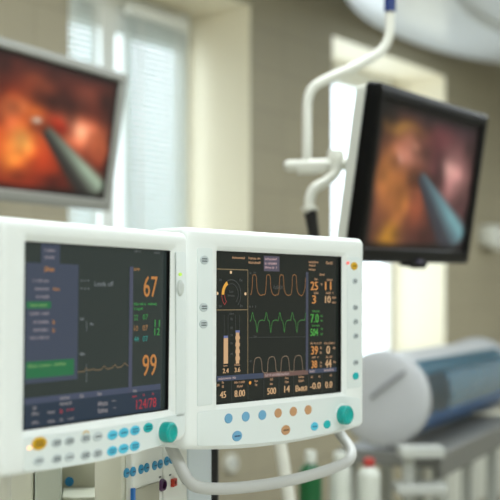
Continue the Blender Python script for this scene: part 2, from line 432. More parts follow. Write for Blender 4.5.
mb = MB(); put_rect(mb, FR, 263.8, 279.5, 255.8, 271, Y1); mb.build('patient_box', glow('box_lilac', (82, 78, 92)), SR)
caps(FR, SR, glow('box_pink', (190, 160, 160)), [(265, 277, y, 2.2) for y in (258.8, 263.2, 267.3)], Y3, 'box_caption')
mb = MB()
pxline(mb, FR, [(216.6, 268.9), (247.8, 270)], .0014, Y2); pxline(mb, FR, [(247.8, 270), (247.8, 373.5)], .0014, Y2); pxline(mb, FR, [(216.6, 310), (247.8, 309.7)], .0013, Y2)
mb.build('gauge_frame', G_frame, SR)
mb = MB()
for a, b in ((230.9, 272.3), (245.4, 293.8), (217.4, 293.4)):
    mb = MB(); disc(mb, FR.uv(a, b, Y3), .0024, Y3); mb.build('gauge_dot', glow('dot_cream', (226, 194, 150)), SR)
gc = FR.uv(231.4, 294.2, Y2); gr = (gc[1] - FR.uv(231.4, 309.5, Y2)[1])
mb = MB(); arc_band(mb, gc, gr * .70, gr * .95, 118, 182, Y2); mb.build('gauge_needle_band', glow('band_amber', (226, 166, 68)), SR)
mb = MB()
arc_band(mb, gc, gr * .93, gr * .97, 184, 225, Y2); arc_band(mb, gc, gr * .66, gr * .70, 184, 225, Y2); line(mb, [(gc[0] + gr * k * math.cos(rad(225)), gc[1] + gr * k * math.sin(rad(225))) for k in (.66, .97)], .001, Y2)
mb.build('gauge_red_band', glow('band_red', (170, 60, 58)), SR)
mb = MB()
arc_band(mb, gc, gr * .92, gr * .97, -48, 116, Y2, 24); arc_band(mb, gc, gr * .66, gr * .70, -48, 116, Y2, 24)
mb.build('gauge_scale', G_dim, SR)
caps(FR, SR, G_dim, [(229, 233.5, 291.5, 2), (227.5, 234.5, 295.5, 2), (229, 234, 313.6, 2), (249, 256, 306.5, 2.2), (249.5, 252, 273, 2), (253.5, 256, 272.6, 2), (253.5, 257, 336.5, 2), (249.5, 252, 361, 2), (273.5, 283, 287, 3.5)]
     + [(a - 1.5, a + 1.5, b, 2.6) for a, b in ((220.5, 279.6), (241, 280.2), (220.5, 306), (241.5, 306))] + [(230.5, 233, y, 2.4) for y in (319, 328, 335, 343, 354)], Y2, 'grey_caption')
for q in [[(x, 315), (x, 336)] for x in (224.2, 228, 235.6, 239.4)] + [[(x, a), (x, b)] for x, a, b in ((231.3, 380, 402), (248, 378, 401), (263.8, 376, 400), (279, 376, 398.5), (293.6, 375, 397), (308.6, 374, 396), (322, 373, 394))] + [[(249, 337.5), (306, 336.8)]]:
    mb = MB(); pxline(mb, FR, q, .0006, Y2); mb.build('divider_line', G_dim, SR)
def wave(pts, fr, w, name, m):
    q = [p for p in spline([(a, b, 0) for a, b in pts], 4)]
    mb = MB(); pxline(mb, fr, [(p.x, p.y) for p in q], w, Y2); return mb.build(name, m, SR)
P = []
for c in (254.4, 268.3, 281.5, 294.3):
    P += [(c - 3.2, 294), (c - 2.3, 288), (c - 1.9, 279), (c - 1.2, 275.2), (c + 1.3, 275.2), (c + 2.1, 279), (c + 2.6, 288), (c + 4, 293.2), (c + 6.2, 295.3), (c + 8.4, 294.8)]
P = [(250.4, 294)] + P + [(305, 288), (305.6, 278)]
wave(P, FR, .0011, 'flow_waveform', glow('wave_orange', (150, 106, 64)))
P = []
for c in (252.5, 266.2, 279.8, 292.3):
    P += [(c - 1.6, 320.3), (c, 312.4), (c + 1.6, 319.5), (c + 3.2, 322), (c + 4.5, 332.3), (c + 5.6, 324), (c + 7.2, 320.8), (c + 10.2, 320)]
wave([(250, 320.4)] + P + [(304.8, 319.6), (305.6, 313)], FR, .0011, 'green_waveform', glow('wave_green', (66, 128, 62)))
P = []
for c in (258, 271.8, 285.2, 298.2):
    P += [(c - 4.6, 372.5), (c - 4, 364), (c - 2.8, 358.8), (c, 357.4), (c + 2.6, 358.6), (c + 3.8, 364), (c + 4.6, 371.8)]
P = [(a, b - (a - 258) * .05) for a, b in P]
wave(P, FR, .0011, 'volume_waveform', glow('wave_taupe', (134, 116, 96)))
mb = MB(); put_rect(mb, FR, 306, 308.2, 272, 371, Y1); mb.build('column_divider', glow('divider_slate', (68, 72, 88)), SR)
mb = MB(); put_rect(mb, FR, 223.7, 228, 338.2, 363.8, Y2); mb.build('bar_meter', G_num, SR)
mb = MB()
for k in range(9): put_rect(mb, FR, 235.5 if k % 2 else 235.9, 239.8 if k % 2 else 239.2, 332.6 + k * 3.45, 336.05 + k * 3.45, Y2)
mb.build('bar_meter', G_num, SR)
for q in ((223.7, 228, 335.8, 338.2), (235.5, 239.8, 330.4, 332.6)):
    mb = MB(); put_rect(mb, FR, *q, Y2); mb.build('bar_meter_cap', glow('cap_blue', (104, 114, 156)), SR)
for q in ((216.8, 263.6, 376.2, 381.6), (308.6, 336.5, 369.2, 373.6)):
    mb = MB(); put_rect(mb, FR, *q, Y1); mb.build('title_bar', glow('bar_slate', (60, 70, 90)), SR)
mb = MB(); put_rect(mb, FR, 263.8, 308.2, 373, 377.8, Y1); mb.build('title_bar', glow('bar_brown', (108, 84, 76)), SR)
caps(FR, SR, glow('title_pink', (176, 158, 156)), ((217.5, 236, 378.8, 2.2), (265, 290, 375.4, 2.2), (309.5, 315, 371.4, 2.4), (324, 334, 370.2, 2.4)), Y2, 'title_caption')
for s, a, b, y, h, nm in (('2.4', 222.6, 228.8, 371, 4.6, 'bar_value'), ('3.6', 234.4, 240.4, 370, 4.6, 'bar_value'), ('45', 219.8, 226.2, 395, 6.6, 'setting_value'), ('8.00', 234.2, 245.3, 393.8, 6.6, 'setting_value'), ('500', 267, 276.2, 391.4, 6.6, 'setting_value'), ('14', 284.2, 289.8, 389.2, 6.6, 'setting_value'), ('Выкл', 295.3, 307.2, 388.6, 6.2, 'setting_value'), ('-0.0', 309.8, 321, 386.2, 6.4, 'setting_value'), ('0.0', 325, 332.4, 385, 6.4, 'setting_value')):
    mb = MB(); put_text(mb, FR, s, a, b, y, h, Y2, .0004); mb.build(nm, G_num, SR)
for s, a, b, y, h in (('25', 310.5, 318, 285.8, 8.6), ('11', 325, 331.4, 285.8, 8.2), ('3', 312, 316, 299.5, 8.2), ('39', 311, 318, 350.5, 8.4), ('38', 311.4, 317.2, 364.5, 7.4)):
    mb = MB(); put_text(mb, FR, s, a, b, y, h, Y2, .0005); mb.build('orange_reading', G_num2, SR)
for s, a, b, y, h in (('10', 325, 330.7, 299.4, 7), ('0', 326.4, 330, 350, 8), ('44', 325, 331.5, 363.7, 8)):
    mb = MB(); put_text(mb, FR, s, a, b, y, h, Y2, .0004); mb.build('cream_reading', G_num, SR)
for s, a, b, y, h in (('7.0', 310.4, 318.8, 318.4, 8.6), ('504', 310.2, 318.2, 332.4, 7.4)):
    mb = MB(); put_text(mb, FR, s, a, b, y, h, Y2, .0005); mb.build('green_reading', G_gr, SR)
caps(FR, SR, glow('caption_green', (64, 128, 60)), [(a, b, y, 2) for a, b, y in ((312, 319.6, 311.2), (312, 319.6, 325.6), (320.5, 323, 316), (320.5, 323, 320.5), (320.5, 323, 329), (320.5, 323, 334))], Y2, 'green_caption')
mb = MB(); disc(mb, FR.uv(250.1, 382.8, Y2), .0027, Y2); mb.build('orange_marker', glow('marker_orange', (232, 156, 60)), SR)
# controls
SP1 = plate(R_, 'side_panel', FR, arcpts([(197, 247.4), (212, 248.4), (212, 404.5), (197, 406.6)], 2))
SP2 = plate(R_, 'side_panel', FR, arcpts([(346.8, 256.4), (361, 257.4), (361, 387), (346.8, 389)], 2))
CPR = plate(R_, 'control_panel', FR, arcpts([(197, 411.5), (250, 406.6), (300, 400.9), (342, 395.8), (360, 398), (361, 424), (330, 432.5), (300, 438.6), (270, 442.6), (230, 445.6), (197, 446)], 3))
for px, py in ((204.2, 260), (203.6, 307.4), (203.4, 324)): key(SP1, FR, px, py, 4.4, M_GREYBTN, 2, y=YP, label='round pale grey key')
key(SP2, FR, 354, 266, 3.9, M_YELLOW, 1, mat('brown_ink', (110, 80, 20), .6), y=YP, name='alarm_button', label='yellow alarm key')
key(SP2, FR, 347.9, 263, 1.5, glow('red_lamp', (255, 120, 110), 1.2), y=YP, name='indicator_light', label='lit red indicator lamp')
for px, py in ((354.8, 281), (355.2, 307.6), (355.4, 321.6), (355.6, 336), (355.6, 362.4)): key(SP2, FR, px, py, 3.1, M_GREYBTN, 2, y=YP, label='small round grey key')
key(SP2, FR, 355.6, 376, 3.6, M_TEALKEY, y=YP, label='round teal key')
for px, py in ((228.4, 418.4), (245.6, 416.6), (262.2, 415)): key(CPR, FR, px, py, 4.9, M_BLUEKEY, y=YP, label='plain round blue key', ex=1.2)
key(CPR, FR, 237, 436, 5.2, M_BLUEKEY, 1, mat('navy_ink', (40, 70, 110), .6), y=YP, label='blue key with dark line')
for px, py in ((278, 413), (293.2, 411.4), (308, 409.8)): key(CPR, FR, px, py, 4.7, M_TAN, y=YP, label='plain round tan key', ex=1.2)
key(CPR, FR, 285.6, 430, 4.9, M_TAN, 1, mat('brown_ink2', (90, 60, 40), .6), y=YP, label='tan key with dark line')
key(CPR, FR, 314.4, 426.4, 4.2, M_CYAN, 1, mat('cyan_ink', (40, 110, 150), .6), y=YP, label='round cyan key')
key(CPR, FR, 327, 424.4, 4.1, M_TEALKEY, y=YP, label='round teal key')
knob(R_, FR, 345, 415, 9.6)
# tubular handle hanging under the right monitor
hp = []
for px, py, w in ((168, 438, .05), (172, 449, .04), (178, 461, .03), (184, 474, .02), (191, 483.5, .012), (203, 488, .006), (225, 488.6, 0), (250, 486.6, 0), (275, 483, 0), (300, 478, 0), (322, 471.8, 0), (338, 466, .004), (348, 461, .01), (351.5, 454, .02), (349, 446, .034), (343, 438, .052), (336, 428, .066)):
    u, v = FR.uv(px, py, w); hp.append((u, w, v))
mb = MB(); mb.tube(spline(hp, 6), .0093, 18)
mb.build('handle', M_TUBE, R_, smooth=60)['label'] = 'bent pale grey tubular handle'
mb = MB(); mb.box((-.02, .11, .0), (.10, .06, .10)); mb.tube([(-.02, .13, -.02), (-.06, .17, -.08), (-.06, .17, -.16)], .02)
mb.build('mounting_arm', M_WHITEP, R_, bevel=.004)

# ===================================================================== SURGICAL VIEW DISPLAYS
def hsh(i, j):
    n = math.sin(i * 127.1 + j * 311.7) * 43758.5453; return n - math.floor(n)
def vnoise(x, y):
    i, j = math.floor(x), math.floor(y); a, b = x - i, y - j; a = a * a * (3 - 2 * a); b = b * b * (3 - 2 * b)
    return (hsh(i, j) * (1 - a) + hsh(i + 1, j) * a) * (1 - b) + (hsh(i, j + 1) * (1 - a) + hsh(i + 1, j + 1) * a) * b
def picture(blobs, base, tool):
    def f(u, v):
        c = list(base); du = (vnoise(u * 7, v * 6) - .5) * .07; dv = (vnoise(u * 7 + 9, v * 6 + 5) - .5) * .07
        for (bu, bv, su, sv, col, a) in blobs:
            g = a * math.exp(-(((u + du - bu) / su) ** 2 + ((v + dv - bv) / sv) ** 2))
            c = [x * (1 - g) + y * g for x, y in zip(c, col)]
        n = .74 + .52 * vnoise(u * 11, v * 10)
        c = [x * n for x in c]
        (ax, ay, bx, by, w0, w1, col, dark) = tool     # tapering instrument shaft
        dx, dy = bx - ax, by - ay; t = ((u - ax) * dx + (v - ay) * dy) / (dx * dx + dy * dy)
        if -.05 < t < 1.05:
            d = (u - ax - t * dx) * dy - (v - ay - t * dy) * dx; d /= math.hypot(dx, dy); w = w0 + (w1 - w0) * t
            s = max(0, min(1, (w * 1.7 - abs(d)) / (w * .7))) * max(0, min(1, (t + .05) * 12)) * max(0, min(1, (1.05 - t) * 10))
            cc = [x + (y - x) * max(0, min(1, (d / w + .6) / 1.3)) * min(1, .35 + t) for x, y in zip(dark, col)]
            c = [x * (1 - s) + y * s for x, y in zip(c, cc)]
        e = min(1, min(u, 1 - u) / .06) * min(1, min(v, 1 - v) / .06); e = .25 + .75 * e
        return [max(0, min(255, x * e)) for x in c]
    return f
def video_mesh(name, x0, x1, z0, z1, pic, parent, k=1.0, nx=110, nz=70):
    me = bpy.data.meshes.new(name); V = []; Fc = []; C = []
    for j in range(nz + 1):
        for i in range(nx + 1):
            V.append((x0 + (x1 - x0) * i / nx, 0, z1 + (z0 - z1) * j / nz)); C.append(pic(i / nx, j / nz))
    for j in range(nz):
        for i in range(nx):
            a = j * (nx + 1) + i; Fc.append((a, a + nx + 1, a + nx + 2, a + 1))
    me.from_pydata(V, [], Fc)
    ca = me.color_attributes.new('video', 'FLOAT_COLOR', 'POINT')
    for i, c in enumerate(C): ca.data[i].color = (lin(c[0]), lin(c[1]), lin(c[2]), 1)
    m = bpy.data.materials.new(name + '_glow'); m.use_nodes = True; nt = m.node_tree; b = nt.nodes['Principled BSDF']
    b.inputs['Base Color'].default_value = (.012, .012, .012, 1); b.inputs['Roughness'].default_value = .3; b.inputs['Specular IOR Level'].default_value = .1
    at_ = nt.nodes.new('ShaderNodeVertexColor'); at_.layer_name = 'video'
    nt.links.new(at_.outputs['Color'], b.inputs['Emission Color']); b.inputs['Emission Strength'].default_value = k
    me.materials.append(m)
    o = bpy.data.objects.new(name, me); COL.objects.link(o); o.parent = parent; return o
def display(fr, w, h, bez, m_bez, label, pic, k, thick, m_back, m_side=None):
    """w,h = lit picture, bez=(l,r,t,b)"""
    l, r, t, b = bez
    root = empty('video_display', fr.M, label, 'screen', 'video displays showing the surgery')
    x0, x1, z0, z1 = -w / 2 - l, w / 2 + r, -h / 2 - b, h / 2 + t
    def R(e, y): return [(a, y, c) for a, c in outline(x0 + e, x1 - e, z1 - e, lambda x: z0 + e, .008)]
    def H(e, y): return [(a, y, c) for a, c in outline(-w / 2 - e, w / 2 + e, h / 2 + e, lambda x: -h / 2 - e, .0015)]
    mb = MB(); mb.rings([H(0, .004), H(0, -.002), H(.004, -.007), R(.006, -.009), R(.001, -.006), R(0, 0), R(0, .022), R(.004, .026)], False, True)
    mb.build('bezel', m_bez, root, smooth=40)
    mb = MB(); mb.rings([R(.004, .0265), R(.006, .03), R(.012, thick), R(.05, thick + .02), R(.10, thick + .024)])
    mb.build('back_cover', m_back, root, smooth=40)
    s = video_mesh('screen', -w / 2, w / 2, -h / 2, h / 2, pic, root, k); s['label'] = 'lit screen showing a keyhole surgery view'
    mb = MB(); mb.box((0, thick + .045, 0), (.12, .05, .12)); mb.build('mounting_plate', M_WHITEP, root, bevel=.004)
    return root
FT = Frame((.433, 2.95, 1.45 + .2909), 58.6, 9, 1.2)
def blobs(fr, w, h, items):
    out = []
    for px, py, rx, ry, col, a in items:
        x, z = fr.uv(px, py); x1, _ = fr.uv(px + rx, py); _, z1 = fr.uv(px, py - ry)
        out.append((x / w + .5, .5 - z / h, (x1 - x) / w, (z1 - z) / h, col, a))
    return out
def shaft(fr, w, h, a, b, w0, w1, col, dark):
    (ax_, az), (bx_, bz) = fr.uv(*a), fr.uv(*b)
    return (ax_ / w + .5, .5 - az / h, bx_ / w + .5, .5 - bz / h, w0, w1, col, dark)
WR, HR = .612, .335
picR = picture(blobs(FT, WR, HR, [
    (385, 105, 26, 26, (16, 15, 17), 1), (430, 112, 34, 14, (40, 30, 34), 1), (466, 128, 16, 18, (40, 27, 34), 1), (442, 144, 16, 14, (92, 46, 50), .9),
    (396, 190, 22, 60, (160, 96, 52), .95), (402, 128, 20, 9, (142, 102, 50), .9), (386, 172, 14, 24, (196, 124, 62), .8), (410, 154, 15, 14, (210, 136, 112), .95), (402, 158, 4, 5, (236, 170, 150), .6), (418, 147, 4, 4, (232, 160, 130), .6),
    (388, 236, 10, 12, (206, 146, 44), .85), (400, 205, 8, 20, (190, 120, 56), .7), (416, 208, 9, 26, (132, 66, 42), .85), (420, 240, 12, 14, (90, 44, 36), .8),
    (456, 178, 16, 25, (196, 138, 132), .97), (450, 168, 8, 9, (216, 164, 154), .7), (472, 205, 8, 22, (110, 70, 70), .6), (436, 165, 5, 16, (80, 42, 46), .8), (468, 244, 12, 14, (46, 34, 36), .9)]),
    (58, 34, 36), shaft(FT, WR, HR, (421, 176), (456, 246), .03, .125, (118, 164, 170), (58, 58, 66)))
TR = display(FT, WR, HR, (.036, .030, .032, .034), mat('gloss_black', (7, 7, 8), .4, spec=.15), 'black framed video display at right hung in front of the ceiling arm', picR, .92, .055, mat('grey_white_back', (214, 216, 208), .5))
mb = MB(); mb.rings([[(a, y, b) for a, b in ((-.06 + e, -.201), (-.045 + e, -.214), (.045 - e, -.214), (.06 - e, -.201))] for y, e in ((-.010, .002), (-.0115, .004))]); mb.box((0, .005, -.205), (.10, .03, .012))
mb.build('sensor_bar', mat('gloss_black', (12, 12, 13)), TR, bevel=.002)
mb = MB(); mb.box((.0, -.0125, -.196), (.035, .002, .008)); mb.build('badge', mat('badge_violet', (92, 88, 120), .3, metal=.3), TR)
FTL = Frame((-.568, 3.464, 1.45 + .493), 64.5, 9.2, .8)
WL, HL = .629, .37
picL = picture(blobs(FTL, WL, HL, [
    (60, 75, 90, 26, (60, 26, 20), 1), (65, 104, 22, 12, (42, 18, 14), 1), (40, 84, 16, 10, (112, 54, 34), .9), (88, 98, 14, 10, (120, 58, 42), .8), (112, 110, 10, 20, (60, 26, 18), .9),
    (16, 140, 32, 44, (216, 80, 22), .97), (10, 110, 14, 12, (206, 112, 62), .8), (26, 106, 10, 10, (226, 122, 66), .8), (12, 122, 10, 10, (236, 110, 62), .8), (20, 142, 15, 16, (255, 176, 84), .97), (12, 160, 14, 14, (248, 150, 60), .8), (38, 112, 9, 10, (240, 118, 44), .8),
    (44, 165, 14, 26, (170, 54, 18), .85), (12, 186, 30, 10, (140, 36, 14), .7), (52, 185, 14, 14, (90, 26, 14), .9),
    (82, 134, 24, 17, (240, 134, 92), .97), (78, 128, 12, 8, (255, 170, 130), .8), (100, 146, 10, 16, (226, 110, 64), .8), (58, 124, 8, 7, (190, 44, 18), .9), (68, 158, 10, 10, (120, 44, 24), .7), (100, 192, 10, 12, (26, 20, 18), .95),
    (38, 122, 4.5, 4, (255, 236, 215), .95)]), (84, 28, 16), shaft(FTL, WL, HL, (46, 130), (96, 196), .03, .105, (158, 178, 154), (48, 44, 40)))
TL = display(FTL, WL, HL, (.03, .036, .028, .036), mat('silver_bezel', (140, 140, 133), .4, metal=.1), 'grey framed video display at far left in front of the window blinds', picL, 1.0, .05, mat('grey_white_back', (214, 216, 208)))

# ===================================================================== CEILING ARM
YA = 2.92
def A(px, py, Y=YA): return at(px, py, Y)
arm = empty('ceiling_arm', Matrix.Translation(A(390, -150)), 'bent white ceiling arm with blue sleeve holding the black framed display', 'arm')
IA = arm.matrix_world.inverted()
def LA(ps): return [IA @ Vector(p) for p in ps]
top = Vector((A(390, 0).x, YA, 3.30))
mb = MB(); mb.tube(LA([A(390, 12), Vector((A(390, 0).x, YA, 3.27))]), .0145, 20); mb.build('sleeve', mat('blue_sleeve', (16, 46, 108), .4), arm)['label'] = 'dark blue sleeve'
mb = MB(); mb.lathe([(.01, -.05), (.05, -.045), (.09, -.012), (.095, 0)], IA @ top, 'z', 32); mb.build('ceiling_flange', M_WHITEP, arm)
mb = MB()
mb.tube(LA(spline([A(390, 11), A(390, 26), A(388.5, 38), A(382, 50), A(366, 61), A(345, 71), A(325, 80), A(313, 88), A(307.8, 100), A(306.8, 116), A(306.8, 166)], 6)), .0118, 18)
mb.build('bent_tube', M_WHITEP, arm, smooth=60)
mb = MB()
a, b = A(284, 166), Vector((.335, YA, A(0, 163).z))
mb.tube(LA([a, a + (b - a) * .04, a + (b - a) * .5, b]), [.008, .0145, .0155, .016], 18)
mb.tube(LA([A(297, 169), A(325, 168)]), .014, 14)
mb.build('crossbar', M_WHITEP, arm, smooth=60)
mb = MB(); mb.lathe([(.004, -.026), (.018, -.024), (.021, -.018), (.021, .018), (.018, .024), (.004, .026)], IA @ A(336, 160), 'z', 24); mb.build('hub', M_WHITEP, arm)
mb = MB(); mb.tube(LA(spline([A(338, 158, YA - .02), A(336, 172, YA - .02), A(327, 181, YA - .02), A(315, 188, YA - .02), A(310, 198, YA - .02), A(309.5, 213, YA - .02)], 6)), .0128, 16); mb.build('elbow', M_WHITEP, arm, smooth=60)
mb = MB(); mb.tube(LA([A(309.5, 207, YA - .02), A(309.5, 210, YA - .02)]), .020, 18); mb.build('flange', M_WHITEP, arm)
mb = MB(); mb.tube(LA([A(310, 211, YA - .02), A(310.5, 213, YA - .02), A(314, 236, YA - .02), A(316, 252, YA - .02), A(316, 254, YA - .02)]), [.012, .0158, .0135, .012, .008], 18); mb.build('grip', M_BLACK, arm)['label'] = 'black grip'
# ===================================================================== ROOM
W0 = Vector((.4, 6.46, 0)); WD = Vector((.56, .83, 0)).normalized(); WN = Vector((.83, -.56, 0)).normalized()
def wp(t, s, z): return W0 + WD * t + WN * s + Vector((0, 0, z))
RZ = 3.30
def wall_material(name, col, tile=True):
    m = bpy.data.materials.new(name); m.use_nodes = True; nt = m.node_tree; b = nt.nodes['Principled BSDF']
    b.inputs['Roughness'].default_value = .45
    tc = nt.nodes.new('ShaderNodeTexCoord'); br = nt.nodes.new('ShaderNodeTexBrick')
    c = rgb(col)
    br.inputs['Color1'].default_value = c; br.inputs['Color2'].default_value = tuple(x * .96 for x in c[:3]) + (1,)
    br.inputs['Mortar'].default_value = tuple(x * .86 for x in c[:3]) + (1,)
    br.offset = 0; br.inputs['Scale'].default_value = 1; br.inputs['Mortar Size'].default_value = .006
    br.inputs['Brick Width'].default_value = .3; br.inputs['Row Height'].default_value = .2
    nt.links.new(tc.outputs['UV'], br.inputs['Vector']); nt.links.new(br.outputs['Color'], b.inputs['Base Color'])
    return m
M_WALL = wall_material('wall_tile', (166, 157, 133))
M_JAMB = mat('jamb_paint', (232, 222, 196), .5, vary=.02)
M_CEIL = mat('ceiling_paint', (222, 224, 220), .35)
def uvmesh(name, quads, m, kind='structure'):
    """quads: list of four (t,s,z); uv from the wall axes"""
    mb = MB(); uvl = mb.bm.loops.layers.uv.new('uv')
    for q in quads:
        f = mb.face([mb.bm.verts.new(wp(*p)) for p in q])
        for lp, p in zip(f.loops, q): lp[uvl].uv = (p[0] + p[1] + 10, p[2])
    me = bpy.data.meshes.new(name); mb.bm.to_mesh(me); mb.bm.free(); me.materials.append(m)
    o = bpy.data.objects.new(name, me); COL.objects.link(o); return tag(o, kind=kind)
TA, TB, SB = -8.2, 4.6, 6.2
REC = [(-2.01, -.714), (.09, 1.53)]; RT = 2.89; RB = .92; DP = .385
# wall with two recesses
qs = []; cuts = [TA, REC[0][0], REC[0][1], REC[1][0], REC[1][1], TB]
for i in range(5):
    a, b = cuts[i], cuts[i + 1]
    if i in (1, 3):
        qs.append([(a, 0, 0), (b, 0, 0), (b, 0, RB), (a, 0, RB)]); qs.append([(a, 0, RT), (b, 0, RT), (b, 0, RZ), (a, 0, RZ)])
    else: qs.append([(a, 0, 0), (b, 0, 0), (b, 0, RZ), (a, 0, RZ)])
uvmesh('wall_back', qs, M_WALL)
for n, (a, b) in enumerate(REC):
    uvmesh('trim_%d' % (n + 1), [[(b, 0, RB), (b, -DP, RB), (b, -DP, RT), (b, 0, RT)], [(a, 0, RB), (a, -DP, RB), (a, -DP, RT), (a, 0, RT)],
                                 [(a, 0, RT), (b, 0, RT), (b, -DP, RT), (a, -DP, RT)], [(a, 0, RB), (b, 0, RB), (b, -DP, RB), (a, -DP, RB)]], M_JAMB)['label'] = 'cream plastered window recess'
MW2 = mat('wall_paint', (200, 194, 176), .6)
uvmesh('wall_left', [[(TA, 0, 0), (TA, SB, 0), (TA, SB, RZ), (TA, 0, RZ)]], MW2)
uvmesh('wall_right', [[(TB, 0, 0), (TB, SB, 0), (TB, SB, RZ), (TB, 0, RZ)]], MW2)
uvmesh('wall_front', [[(TA, SB, 0), (TB, SB, 0), (TB, SB, RZ), (TA, SB, RZ)]], MW2)
uvmesh('floor', [[(TA, 0, 0), (TB, 0, 0), (TB, SB, 0), (TA, SB, 0)]], mat('floor_vinyl', (196, 194, 184), .3, vary=.05))
uvmesh('ceiling', [[(TA, 0, RZ), (TB, 0, RZ), (TB, SB, RZ), (TA, SB, RZ)]], M_CEIL)
# round dropped ceiling panel
mb = MB(); cc = Vector((3.24, 5.59, 0)); Rr = 2.83
mb.lathe([(Rr, RZ), (Rr, 3.03), (Rr - .02, 3.005), (Rr - .05, 3.0), (2.26, 3.0), (2.24, 3.05), (.01, 3.05)], cc, 'z', 96)
tag(mb.build('trim_3', mat('canopy_gloss', (226, 230, 232), .22), None, smooth=40), kind='structure')['label'] = 'round dropped ceiling panel'

# bracket that carries the left display from the wall behind it
c = FTL.M @ Vector((-.02, .125, .0)); dv = Vector((c.x, c.y, 0)).normalized()
k = ((W0 - c).dot(WN)) / dv.dot(WN); e = c + dv * k
arm2 = empty('wall_bracket', Matrix.Translation(e), 'white wall bracket behind the grey framed display', 'bracket')
mb = MB(); mb.tube([(0, 0, 0), c - e], .025, 18); mb.build('post', M_WHITEP, arm2)
mb = MB(); mb.tube([dv * -.005, dv * -.03], .06, 24); mb.build('wall_plate', M_WHITEP, arm2)

# windows: frame, glass; each in its recess
M_FRAME = mat('window_white', (238, 240, 236), .4)
def glass_material():
    m = bpy.data.materials.new('window_glass'); m.use_nodes = True; nt = m.node_tree
    out = nt.nodes['Material Output']; nt.nodes.remove(nt.nodes['Principled BSDF'])
    tr = nt.nodes.new('ShaderNodeBsdfTransparent'); gl = nt.nodes.new('ShaderNodeBsdfGlossy'); mx = nt.nodes.new('ShaderNodeMixShader')
    gl.inputs['Roughness'].default_value = .02; mx.inputs[0].default_value = .06; tr.inputs['Color'].default_value = (.96, .99, 1, 1)
    nt.links.new(tr.outputs[0], mx.inputs[1]); nt.links.new(gl.outputs[0], mx.inputs[2]); nt.links.new(mx.outputs[0], out.inputs['Surface'])
    return m
M_GLASS = glass_material()
WM = Matrix((( WD.x, -WN.x, 0, 0), (WD.y, -WN.y, 0, 0), (0, 0, 1, 0), (0, 0, 0, 1)))   # local x along wall, y outward
def window(n, a, b, bars, head):
    root = bpy.data.objects.new('window_%d' % n, None); COL.objects.link(root); root.matrix_world = Matrix.Translation(wp((a + b) / 2, -DP, RB)) @ WM; tag(root, kind='structure')
    w = (b - a) / 2; h = RT - RB
    mb = MB(); t = .06
    mb.box((0, .02, t / 2), (2 * w, .06, t)); mb.box((0, .02, h - head / 2), (2 * w, .06, head)); mb.box((-w + t / 2, .02, h / 2), (t, .06, h)); mb.box((w - t / 2, .02, h / 2), (t, .06, h))
    mb.build('window_frame', M_FRAME, root, bevel=.004)
    xs = [-w + t] + bars + [w - t]
    for i, x in enumerate(bars):
        mb = MB(); mb.box((x, .02, h / 2), ((.10, .05)[i], .07, h - 2 * t)); mb.build('mullion', M_FRAME, root, bevel=.004)
    for p, q in zip(xs, xs[1:]):
        mb = MB(); mb.box(((p + q) / 2, .03, h / 2), (q - p - .08, .006, h - 2 * t)); mb.build('window_pane', M_GLASS, root)
    mb = MB(); mb.box((0, -.09, -.012), (2 * w, .2, .024)); mb.build('window_sill', M_FRAME, root, bevel=.004)
    return root
def t_at(px, s):   # where along the wall (offset s) a pixel column falls
    k = (px - CX) / F; p = wp(0, s, 0); return (k * p.y - p.x) / (WD.x - k * WD.y)
ta, tb = REC[0]; mid = (ta + tb) / 2
window(1, ta, tb, [t_at(106, -DP) - mid, t_at(125.5, -DP) - mid], .19)
window(2, *REC[1], [], .12)
# venetian blinds hung just inside the left window
def translucent(name, col, k):
    m = bpy.data.materials.new(name); m.use_nodes = True; nt = m.node_tree; b = nt.nodes['Principled BSDF']; out = nt.nodes['Material Output']
    b.inputs['Base Color'].default_value = rgb(col); b.inputs['Roughness'].default_value = .5
    tr = nt.nodes.new('ShaderNodeBsdfTranslucent'); tr.inputs['Color'].default_value = rgb(col); mx = nt.nodes.new('ShaderNodeMixShader'); mx.inputs[0].default_value = k
    nt.links.new(b.outputs[0], mx.inputs[1]); nt.links.new(tr.outputs[0], mx.inputs[2]); nt.links.new(mx.outputs[0], out.inputs['Surface'])
    return m
M_SLAT = translucent('blind_slat', (222, 228, 224), .18)
def blind(px0, px1, label, bot=1.0):
    s = -DP + .06
    a, b = t_at(px0, s), t_at(px1, s); w = b - a
    ztop = RT - .10
    root = empty('venetian_blind', Matrix.Translation(wp((a + b) / 2, s, ztop)) @ WM, label, 'blind', 'blinds in the left window')
    mb = MB(); mb.box((0, 0, .02), (w + .01, .05, .05)); mb.build('headrail', M_FRAME, root, bevel=.004)
    mb = MB(); z = -.015
    while z > bot - ztop:
        ang = rad(60)
        mb.box((0, 0, z), (w, .029, .0012), Matrix.Rotation(ang, 3, 'X')); z -= .026
    tag(mb.build('slats', M_SLAT, root, smooth=0), kind='stuff')
    mb = MB(); mb.box((0, 0, bot - ztop - .01), (w, .03, .018)); mb.build('bottom_rail', M_FRAME, root, bevel=.003)
    for x in (-w * .32, w * .32):
        mb = MB(); mb.box((x, -.014, (bot - ztop) / 2), (.012, .001, ztop - bot)); mb.build('ladder_tape', M_FRAME, root)
blind(64, 98, 'narrow white venetian blind left of the bare glass strip')
blind(128, 185, 'wide white venetian blind beside the cream window recess')

